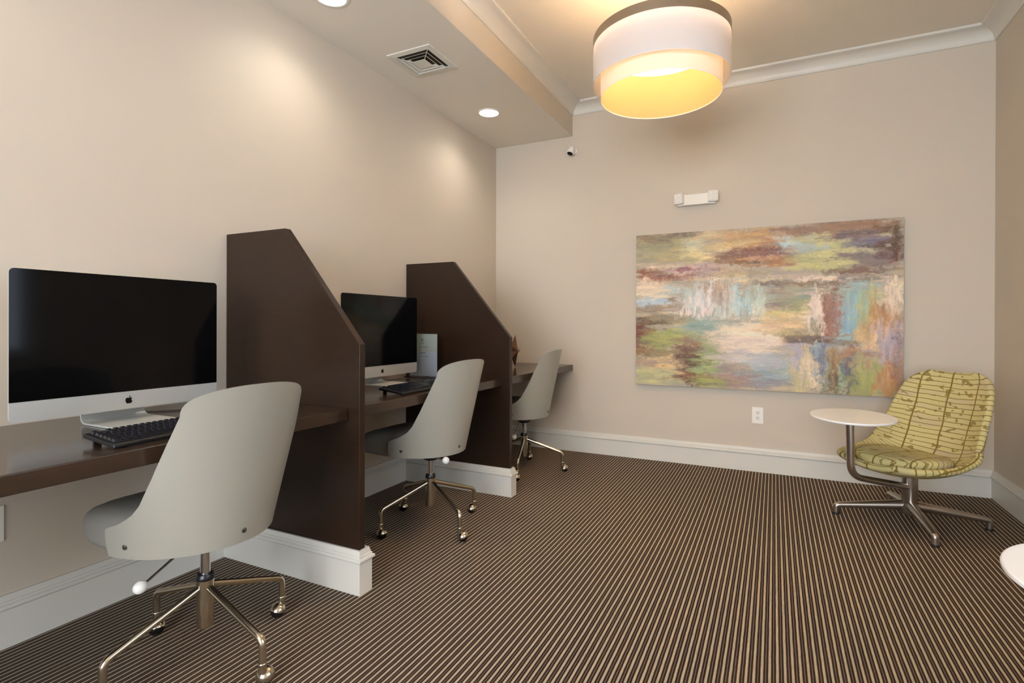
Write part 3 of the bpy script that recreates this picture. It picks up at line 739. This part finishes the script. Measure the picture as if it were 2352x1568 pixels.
# ------------------------------------------------------------ painting
STROKES = [
(0.552,0.512,0.461,0.547,172,160,136,0),(0.125,0.915,0.138,0.09,160,150,110,0),(0.07,0.97,0.077,0.033,135,120,100,0),(0.195,0.982,0.063,0.021,120,108,95,0),
(0.026,0.991,0.033,0.025,140,112,90,0),(0.253,0.912,0.056,0.056,178,180,155,0),(0.263,0.847,0.101,0.048,205,192,140,0),(0.153,0.815,0.106,0.033,165,152,115,0),
(0.309,0.978,0.065,0.032,195,178,135,0),(0.457,0.939,0.117,0.053,188,142,98,0),(0.409,0.897,0.082,0.031,205,178,125,0),(0.519,0.887,0.056,0.038,175,125,95,0),
(0.472,0.845,0.121,0.035,125,82,66,0),(0.409,0.811,0.077,0.023,150,105,75,0),(0.552,0.785,0.091,0.034,165,112,80,0),(0.505,0.812,0.06,0.014,200,150,120,0),
(0.448,0.793,0.029,0.012,110,78,52,0),(0.565,0.982,0.032,0.016,170,135,95,0),(0.642,0.965,0.087,0.026,145,110,92,0),(0.793,0.97,0.134,0.036,150,112,90,0),
(0.907,0.95,0.078,0.042,145,110,85,0),(0.935,0.94,0.031,0.025,118,84,55,0),(0.686,0.908,0.102,0.037,190,180,135,0),(0.606,0.909,0.036,0.03,185,190,190,0),
(0.62,0.878,0.044,0.023,165,190,200,0),(0.678,0.843,0.026,0.021,150,180,185,0),(0.772,0.857,0.095,0.044,190,182,128,0),(0.734,0.772,0.117,0.051,190,182,125,0),
(0.76,0.734,0.059,0.03,172,172,105,0),(0.855,0.913,0.084,0.029,115,92,92,0),(0.843,0.879,0.061,0.025,125,115,130,0),(0.915,0.865,0.063,0.025,115,105,120,0),
(0.947,0.84,0.035,0.017,90,70,50,0),(0.895,0.774,0.094,0.042,130,108,108,0),(0.967,0.804,0.034,0.084,125,90,88,0),(0.978,0.872,0.018,0.09,98,72,52,1),
(0.81,0.796,0.046,0.018,130,108,108,0),(0.794,0.753,0.074,0.021,195,185,130,0),(0.843,0.714,0.104,0.016,118,92,82,0),(0.974,0.713,0.027,0.021,150,130,118,0),
(0.206,0.77,0.154,0.037,185,160,150,0),(0.142,0.779,0.054,0.016,205,190,155,0),(0.232,0.756,0.047,0.012,140,85,88,0),(0.335,0.754,0.025,0.012,135,95,98,0),
(0.284,0.725,0.081,0.024,185,160,155,0),(0.054,0.747,0.044,0.029,135,80,62,0),(0.163,0.711,0.09,0.022,140,88,68,0),(0.414,0.718,0.124,0.027,165,150,118,0),
(0.434,0.686,0.142,0.02,208,188,148,0),(0.62,0.698,0.114,0.022,170,158,140,0),(0.751,0.673,0.108,0.016,225,205,180,0),(0.575,0.655,0.081,0.018,125,108,90,0),
(0.876,0.673,0.102,0.017,140,118,110,0),(0.06,0.663,0.071,0.058,225,200,170,0),(0.054,0.596,0.061,0.033,222,200,172,0),(0.164,0.617,0.058,0.041,168,185,185,0),
(0.088,0.546,0.076,0.03,172,190,210,0),(0.191,0.567,0.058,0.036,140,118,105,0),(0.071,0.504,0.12,0.025,145,128,105,0),(0.243,0.599,0.046,0.089,180,185,185,1),
(0.254,0.51,0.077,0.057,215,205,198,1),(0.3,0.565,0.046,0.112,205,205,205,1),(0.33,0.58,0.02,0.095,215,208,200,1),(0.316,0.477,0.109,0.032,225,205,192,1),
(0.366,0.548,0.044,0.095,165,150,145,1),(0.4,0.594,0.034,0.086,195,185,178,1),(0.385,0.484,0.059,0.039,200,198,195,1),(0.429,0.546,0.024,0.101,170,195,200,1),
(0.459,0.522,0.023,0.093,140,170,185,1),(0.491,0.544,0.042,0.092,175,190,185,1),(0.511,0.467,0.042,0.038,200,205,195,1),(0.335,0.643,0.074,0.02,165,130,110,1),
(0.616,0.586,0.071,0.053,150,158,130,0),(0.643,0.511,0.057,0.044,155,155,110,0),(0.575,0.572,0.027,0.083,150,130,115,0),(0.7,0.598,0.026,0.025,205,190,170,0),
(0.696,0.642,0.068,0.018,130,112,92,0),(0.598,0.466,0.072,0.026,200,180,120,0),(0.621,0.421,0.088,0.037,215,185,130,0),(0.552,0.383,0.091,0.034,225,190,145,0),
(0.621,0.354,0.071,0.03,175,155,115,0),(0.722,0.502,0.032,0.118,228,208,190,1),(0.705,0.421,0.022,0.051,225,205,185,1),(0.748,0.458,0.013,0.132,130,82,66,1),
(0.735,0.421,0.011,0.102,226,205,188,1),(0.714,0.363,0.022,0.052,160,152,118,1),(0.778,0.494,0.021,0.138,150,108,96,1),(0.774,0.378,0.025,0.073,155,115,98,1),
(0.782,0.631,0.018,0.029,128,80,60,0),(0.835,0.608,0.053,0.043,165,175,165,0),(0.868,0.635,0.032,0.025,155,185,190,0),(0.864,0.578,0.052,0.029,175,185,140,0),
(0.835,0.471,0.041,0.107,135,172,185,1),(0.86,0.506,0.024,0.099,145,182,185,1),(0.819,0.378,0.025,0.058,130,170,182,1),(0.815,0.328,0.024,0.021,150,180,185,0),
(0.877,0.436,0.024,0.135,172,180,130,1),(0.9,0.506,0.016,0.12,175,168,120,1),(0.928,0.456,0.039,0.063,185,135,80,1),(0.92,0.393,0.047,0.056,190,145,90,1),
(0.964,0.435,0.031,0.083,180,130,85,1),(0.963,0.595,0.031,0.076,225,200,180,1),(0.983,0.519,0.019,0.062,222,198,178,1),(0.948,0.359,0.047,0.062,200,172,160,1),
(0.909,0.308,0.036,0.042,220,185,140,1),(0.869,0.35,0.032,0.043,195,165,115,1),(0.956,0.247,0.047,0.118,168,155,170,1),(0.987,0.283,0.016,0.104,150,125,130,1),
(0.795,0.299,0.122,0.016,150,132,110,0),(0.709,0.318,0.077,0.022,110,85,72,0),(0.644,0.325,0.039,0.016,130,112,95,0),(0.666,0.266,0.095,0.037,165,160,175,0),
(0.576,0.3,0.054,0.026,215,170,145,0),(0.295,0.421,0.071,0.032,130,155,155,0),(0.285,0.373,0.081,0.056,135,155,150,0),(0.376,0.39,0.044,0.047,150,165,155,0),
(0.126,0.437,0.107,0.033,140,132,100,0),(0.032,0.405,0.056,0.042,110,80,60,0),(0.021,0.303,0.039,0.109,115,65,45,0),(0.099,0.305,0.081,0.066,150,150,85,0),
(0.17,0.331,0.084,0.049,165,165,90,0),(0.296,0.302,0.076,0.048,150,155,120,0),(0.099,0.214,0.108,0.033,140,115,85,0),(0.072,0.146,0.082,0.033,165,140,115,0),
(0.133,0.15,0.043,0.058,215,180,120,0),(0.072,0.063,0.098,0.058,178,178,125,0),(0.233,0.292,0.047,0.048,150,115,90,0),(0.218,0.194,0.047,0.072,105,75,58,0),
(0.245,0.131,0.036,0.081,92,68,50,0),(0.208,0.064,0.047,0.048,130,92,72,0),(0.255,0.043,0.031,0.04,85,65,45,0),(0.311,0.215,0.05,0.072,145,155,100,0),
(0.311,0.103,0.051,0.08,140,155,105,0),(0.337,0.041,0.079,0.048,150,155,85,0),(0.41,0.343,0.072,0.07,205,188,170,0),(0.459,0.375,0.085,0.039,222,200,178,0),
(0.482,0.306,0.093,0.046,225,202,185,0),(0.483,0.244,0.084,0.039,220,198,182,0),(0.411,0.202,0.063,0.047,200,190,180,0),(0.483,0.175,0.061,0.039,190,180,175,0),
(0.411,0.133,0.063,0.031,150,135,125,0),(0.435,0.056,0.072,0.047,150,125,118,0),(0.553,0.171,0.091,0.061,165,170,180,0),(0.576,0.104,0.09,0.06,145,162,170,0),
(0.521,0.04,0.069,0.03,140,135,145,0),(0.658,0.169,0.043,0.096,170,165,175,1),(0.658,0.08,0.039,0.067,195,178,120,1),(0.688,0.141,0.031,0.096,215,195,160,1),
(0.71,0.068,0.034,0.058,222,200,165,1),(0.684,0.237,0.017,0.052,190,172,130,1),(0.735,0.202,0.019,0.139,105,118,145,1),(0.718,0.253,0.022,0.044,140,155,165,1),
(0.755,0.13,0.009,0.131,150,178,160,1),(0.774,0.189,0.026,0.101,155,125,85,1),(0.778,0.073,0.026,0.086,120,92,65,1),(0.799,0.097,0.008,0.108,150,175,150,1),
(0.824,0.17,0.024,0.136,95,95,112,1),(0.828,0.077,0.021,0.079,90,98,108,1),(0.857,0.243,0.061,0.029,180,130,95,0),(0.865,0.173,0.036,0.072,165,158,115,1),
(0.889,0.103,0.048,0.085,165,165,90,1),(0.857,0.044,0.052,0.043,155,155,80,1),(0.949,0.086,0.043,0.084,180,132,80,1),(0.968,0.171,0.012,0.062,150,100,62,1),
(0.992,0.089,0.015,0.104,150,118,95,1),
]

def painting():
    x0, x1, z0, z1 = 1.324, 3.123, 0.616, 1.832
    root = thing('painting', 'large unframed abstract landscape canvas in muted green, blue and rust on the far wall', 'painting', ((x0+x1)/2, D-0.002, (z0+z1)/2))
    NX, NY = 620, 420
    rng = np.random.default_rng(7)
    U, Vv = np.meshgrid(np.linspace(0, 1, NX+1), np.linspace(0, 1, NY+1))
    def vnoise(cx, cy):
        g = rng.random((cy+2, cx+2)); fx = U*cx; fy = Vv*cy
        ix = np.minimum(fx.astype(int), cx); iy = np.minimum(fy.astype(int), cy); tx = fx-ix; ty = fy-iy
        tx = tx*tx*(3-2*tx); ty = ty*ty*(3-2*ty)
        return (g[iy, ix]*(1-tx)+g[iy, ix+1]*tx)*(1-ty)+(g[iy+1, ix]*(1-tx)+g[iy+1, ix+1]*tx)*ty
    def streak(h):
        if h: return 0.55*vnoise(16, 46)+0.28*vnoise(40, 110)+0.17*vnoise(90, 240)
        return 0.55*vnoise(80, 12)+0.28*vnoise(170, 32)+0.17*vnoise(360, 70)
    SH = [streak(True) for _ in range(5)]; SV = [streak(False) for _ in range(5)]
    iso = [0.6*vnoise(40, 30)+0.4*vnoise(110, 80) for _ in range(3)]
    col = np.zeros((NY+1, NX+1, 3)); vert = np.zeros((NY+1, NX+1))
    col[:] = np.array([172, 160, 136])/255
    for i, (cx, cy, w, h, r, g, b_, o) in enumerate(STROKES):
        N_ = SV[i % 5] if o else SH[i % 5]; Nb = iso[i % 3]
        nx = (N_-0.5); nb = (Nb-0.5)
        dx = (U-cx)/max(w, .01); dy = (Vv-cy)/max(h, .01)
        if o: dy = dy+nx*1.5+nb*.6; dx = dx+nb*0.5
        else: dx = dx+nx*1.3+nb*.6; dy = dy+nb*0.5
        d = np.abs(dx)**2.4+np.abs(dy)**2.4
        al = np.clip((1.25-d)/0.6, 0, 1); al = al*al*(3-2*al)*0.88
        al = al*np.clip(0.80+1.0*(SH[(i+2) % 5]-0.3 if not o else SV[(i+2) % 5]-0.3), 0, 1)
        tint = np.array([r, g, b_])/255 + (rng.random(3)-0.5)*0.03
        col = col*(1-al[..., None])+tint*al[..., None]; vert = vert*(1-al)+o*al
    def warp(ax, ay, k):
        hx = ax*(SH[k]-0.5)*2+0.3*ax*(iso[k % 3]-.5); hy = ay*(iso[(k+1) % 3]-0.5)*2
        vx = ay*(iso[k % 3]-0.5)*2; vy = ax*(SV[k]-0.5)*2
        ox = hx*(1-vert)+vx*vert; oy = hy*(1-vert)+vy*1.4*vert
        iu = np.clip(((U+ox)*NX).round().astype(int), 0, NX); iv = np.clip(((Vv+oy)*NY).round().astype(int), 0, NY)
        return col[iv, iu]
    col = 0.2*col+0.45*warp(0.10, 0.035, 1)+0.35*warp(0.16, 0.02, 2)
    g_ = col.mean(-1, keepdims=True); col = g_*np.array([1.03, 1.0, .93])*0.14+col*0.86
    st = (SH[0]-0.5)*(1-vert)+(SV[0]-0.5)*vert; st2 = (SH[3]-0.5)*(1-vert)+(SV[3]-0.5)*vert
    col = col*(1+0.26*st[..., None])+0.07*st2[..., None]*np.array([1.0, 0.55, 0.1])-0.07*st[..., None]*np.array([0, .3, 1.0])
    spk = np.clip((vnoise(420, 300)*0.6+vnoise(200, 150)*0.4-0.83)/0.05, 0, 1)*np.clip((iso[1]-.5)*8, 0, 1)
    col = col*(1-0.42*spk[..., None]); hl = np.clip((vnoise(260, 300)*0.5+SH[4]*0.5-0.74)/0.05, 0, 1); col = col+0.10*hl[..., None]
    col = np.clip(col*1.12, 0.02, 0.97)
    relief = 0.0022*(st+0.6*st2)+0.0012*hl
    lc = np.where(col <= 0.04045, col/12.92, ((col+0.055)/1.055)**2.4)
    Wd, Hh = x1-x0, z1-z0
    xs = (U-0.5)*Wd; zs = (Vv-0.5)*Hh
    edge = np.minimum(np.minimum(U, 1-U)*NX, np.minimum(Vv, 1-Vv)*NY); relief = relief*np.clip(edge/3, 0, 1)
    ys = -0.040-relief
    co = np.stack([xs, ys, zs], -1).reshape(-1, 3)
    idx = np.arange((NX+1)*(NY+1)).reshape(NY+1, NX+1)
    q = np.stack([idx[:-1, :-1], idx[:-1, 1:], idx[1:, 1:], idx[1:, :-1]], -1).reshape(-1, 4)
    me = bpy.data.meshes.new('painted_canvas'); me.vertices.add(len(co)); me.vertices.foreach_set('co', co.ravel().astype(np.float32))
    me.loops.add(q.size); me.loops.foreach_set('vertex_index', q.ravel().astype(np.int32))
    me.polygons.add(len(q)); me.polygons.foreach_set('loop_start', (np.arange(len(q))*4).astype(np.int32)); me.polygons.foreach_set('loop_total', np.full(len(q), 4, np.int32))
    me.update(calc_edges=True); me.validate()
    at = me.color_attributes.new('paint', 'FLOAT_COLOR', 'POINT')
    at.data.foreach_set('color', np.concatenate([lc.reshape(-1, 3), np.ones((len(co), 1))], 1).ravel().astype(np.float32))
    m = bpy.data.materials.new('oil_paint'); m.use_nodes = True; nt = m.node_tree; b = nt.nodes['Principled BSDF']
    a = nt.nodes.new('ShaderNodeVertexColor'); a.layer_name = 'paint'; nt.links.new(a.outputs[0], b.inputs['Base Color'])
    b.inputs['Roughness'].default_value = 0.5; b.inputs['Specular IOR Level'].default_value = 0.3
    me.materials.append(m); me.shade_smooth()
    o = bpy.data.objects.new('painted_canvas', me); C.objects.link(o); o.parent = root
    e = MB(); e.box(-Wd/2+.0005, Wd/2-.0005, -0.0365, 0, -Hh/2, Hh/2); e.build('stretcher', mat('canvas_edge', (104, 86, 66), 0.8), root, smooth=0)
painting()

# ------------------------------------------------------------ wall and ceiling fixtures
def outlet(loc, rz, label):
    root = thing('power_outlet', label, 'outlet', loc, rz, group='white duplex wall outlets')
    b = MB(); b.prism(rrect(0.078, 0.122, 0.004, 3), 0, 0.0055, lambda p, t: (p[0], -t, p[1])); b.build('cover_plate', M['fixture'], root, smooth=30, bevel=0.0015)
    for s_ in (1, -1):
        r = MB(); pts = []
        for k in range(24):
            a = 2*PI*k/24; pts.append((0.0165*math.cos(a), max(-0.0125, min(0.0125, 0.0165*math.sin(a)))+s_*0.0195))
        r.prism(pts, 0.0055, 0.0075, lambda p, t: (p[0], -t, p[1])); rr = r.build('receptacle', M['white_plastic'], root, smooth=30)
        for (px, pz, w, h) in ((-.006, .004, .0022, .008), (.006, .004, .0022, .007), (0, -.0075, .005, .005)):
            q = MB(); q.box(px-w/2, px+w/2, -0.0079, -0.0074, pz+s_*.0195-h/2, pz+s_*.0195+h/2); q.build('slot', M['slot'], rr, smooth=0)
    return root
outlet((2.233, D-0.0003, 0.423), 0, 'white wall outlet on the far wall below the painting')
outlet((0.0003, 0.826, 0.423), PI/2, 'white wall outlet under the nearest desk, cut off at the left edge of the photo')

root = thing('security_camera', 'tiny white camera with dark lens high on the far wall beside the soffit', 'camera', (0.758, D-0.0005, 2.60))
b = MB(); b.lathe([(0.030, 0), (0.030, .006), (.026, .010), (.010, .012)], 26, (0.012, 0, 0.012), True, (0, -1, 0)); b.tube([(0.012, -.008, 0.012), (0.0, -.035, 0.006)], 0.008, 12); b.build('wall_mount', M['fixture'], root)
axis = Vector((-0.16, -0.42, -0.89)).normalized(); c0 = Vector((.002, -.040, .022))
b = MB(); b.tube([c0-axis*0.020, c0-axis*.012, c0, c0+axis*0.040, c0+axis*.050], [.012, .026, .031, .032, .029], 26); bd = b.build('housing', M['fixture'], root, smooth=50)
b = MB(); b.tube([c0+axis*0.0495, c0+axis*0.0525], [0.0265, 0.020], 26); b.build('lens', M['screen'], bd, smooth=40)

root = thing('emergency_light', 'white emergency light with two square lamp heads, above the painting', 'emergency light', (1.79, D-0.0005, 2.085))
b = MB(); poly = [(-.150, 0), (-.140, .030), (-.085, .048), (.085, .048), (.140, .030), (.150, 0)]
b.prism(poly, -0.042, 0.042, lambda p, t: (p[0], -p[1]*1.15, t-0.002)); b.build('housing', M['fixture'], root, smooth=30, bevel=0.004, segs=3)
lensm = mat('prismatic_lens', (250, 246, 236), 0.12, spec=0.8)
for s_, ya in ((-1, -26), (1, 14)):
    h = MB(); aa = math.radians(ya); ca, sa = math.cos(aa), math.sin(aa)
    tr = lambda p: (s_*0.125+p[0]*ca-p[1]*sa, -0.055+p[0]*sa+p[1]*ca, p[2]+0.008)
    q = rrect(0.074, 0.082, 0.009, 4)
    h.prism(q, -0.020, 0.020, lambda p, t: tr((p[0], t, p[1])))
    hd = h.build('lamp_head', M['fixture'], root, smooth=30, bevel=0.003)
    l = MB()
    for ix in range(4):
        for iz in range(4):
            cx, cz = (-.0255+.017*ix, -.0285+.019*iz)
            l.add([tr((cx-.0075, -.0202, cz-.0085)), tr((cx+.0075, -.0202, cz-.0085)), tr((cx+.0075, -.0202, cz+.0085)), tr((cx-.0075, -.0202, cz+.0085)), tr((cx, -.0245, cz))], [(0, 1, 4), (1, 2, 4), (2, 3, 4), (3, 0, 4), (0, 3, 2, 1)])
    l.build('lens', lensm, hd, smooth=0)

# recessed downlights
def downlight(x, y, label):
    root = thing('downlight', label, 'ceiling light', (x, y, HS), group='recessed round downlights in the soffit')
    b = MB(); n = 40
    b.lathe([(.090, -.0002), (.089, -.004), (.076, -.005), (.072, -.001)], n, (0, 0, 0), False); b.build('trim_ring', M['white_plastic'], root, smooth=40)
    b = MB(); b.lathe([(.0725, -.0012), (.0725, -.0028)], n); b.build('lens', M['lens'], root, smooth=0)
downlight(*DOWNLIGHTS[0], 'lit round downlight in the soffit, the farther one, fully in view')
downlight(*DOWNLIGHTS[1], 'lit round downlight just cut off at the top edge of the photo')
downlight(*DOWNLIGHTS[2], 'recessed downlight in the soffit outside the photo, above the near end of the first desk')
downlight(*DOWNLIGHTS[3], 'recessed downlight in the soffit farthest behind the camera')

# square ceiling diffuser
root = thing('air_vent', 'square louvred air vent in the soffit above the desks', 'vent', (0.362, 2.756, HS))
def sq_ring(b, o0, z0, o1, z1):
    k = len(b.v)
    b.v += [(-o0, -o0, z0), (o0, -o0, z0), (o0, o0, z0), (-o0, o0, z0), (-o1, -o1, z1), (o1, -o1, z1), (o1, o1, z1), (-o1, o1, z1)]
    b.f += [(k+i, k+(i+1) % 4, k+4+(i+1) % 4, k+4+i) for i in range(4)]
b = MB(); sq_ring(b, .158, -.0002, .157, -.006); sq_ring(b, .157, -.006, .122, -.009); sq_ring(b, .122, -.009, .118, -.001); b.build('frame', M['vent'], root, smooth=0)
b = MB(); b.box(-.118, .118, -.118, .118, -.0012, -.0004); b.build('backing', M['vent_dark'], root, smooth=0)
for o_ in (.108, .078):
    b = MB(); sq_ring(b, o_, -.016, o_-.020, -.002); sq_ring(b, o_-.0015, -.0165, o_-.0215, -.0025); sq_ring(b, o_, -.016, o_-.0015, -.0165); b.build('louvre', M['vent'], root, smooth=0)
b = MB(); b.box(-.046, .046, -.046, .046, -.018, -.016); b.build('centre_plate', M['vent'], root, smooth=0)
b = MB()
for sx, sy in ((1, 1), (1, -1), (-1, 1), (-1, -1)): b.tube([(sx*.118, sy*.118, -.008), (sx*.046, sy*.046, -.016)], .0022, 6)
b.build('corner_rib', M['vent'], root, smooth=0)

# pendant drum lamps: outer shade, longer inner shade, metal band, diffuser
def pendant(x, y, label):
    root = thing('pendant_lamp', label, 'pendant lamp', (x, y, 2.30), group='two-tier drum pendants')
    z = lambda v: v-2.30
    n = 96
    def drum(r, za, zb, t=0.002):
        b = MB(); b.lathe([(r, z(za)), (r, z(zb)), (r-t, z(zb)), (r-t, z(za)), (r, z(za))], n, (0, 0, 0), False); return b
    drum(.347, 2.372, 2.580).build('outer_shade', M['shade_out'], root, smooth=30)
    b = MB(); b.lathe([(.3485, z(2.566)), (.3485, z(2.612)), (.343, z(2.612)), (.343, z(2.566)), (.3485, z(2.566))], n, (0, 0, 0), False); b.build('metal_band', M['band'], root, smooth=30)
    drum(.3075, 2.301, 2.600).build('inner_shade', M['shade_in'], root, smooth=30)
    b = MB(); b.lathe([(.3045, z(2.304)), (.3045, z(2.598))], n, (0, 0, 0), False); b.build('lining', M['lining'], root, smooth=30)
    for r, zz in ((.3077, 2.3005), (.3473, 2.3715)):
        b = MB(); b.tube([(r*math.cos(2*PI*k/72), r*math.sin(2*PI*k/72), z(zz)) for k in range(73)], .0016, 6, cap=False); b.build('rim_wire', M['white_plastic'], root, smooth=60)
    b = MB(); b.lathe([(.012, z(2.598)), (.303, z(2.598)), (.303, z(2.595)), (.012, z(2.595))], 64, (0, 0, 0), False); b.build('inner_cap', M['cap'], root, smooth=0)  # unseen cap added to hold the bulb light inside the shades
    b2 = MB()
    for k in range(3):
        a = 2*PI*k/3+.3; b2.tube([(0, 0, z(2.605)), (.342*math.cos(a), .342*math.sin(a), z(2.605))], .003, 8)
    b = MB(); b.lathe([(.002, z(2.545)), (.304, z(2.545)), (.304, z(2.548)), (.002, z(2.548))], n, (0, 0, 0), False); b.build('diffuser', M['diffuser'], root, smooth=0)
    b2.tube([(0, 0, z(2.60)), (0, 0, z(HT-.02))], .006, 12); b2.build('stem', M['band'], root, smooth=50)
    b = MB(); b.lathe([(.062, z(HT-.0005)), (.062, z(HT-.012)), (.050, z(HT-.026)), (.008, z(HT-.028))], 36); b.build('canopy', M['band'], root, smooth=40)
pendant(*PENDANTS[0], 'large white two-tier drum pendant lamp hanging from the tray ceiling')
pendant(*PENDANTS[1], 'second drum pendant lamp behind the camera')
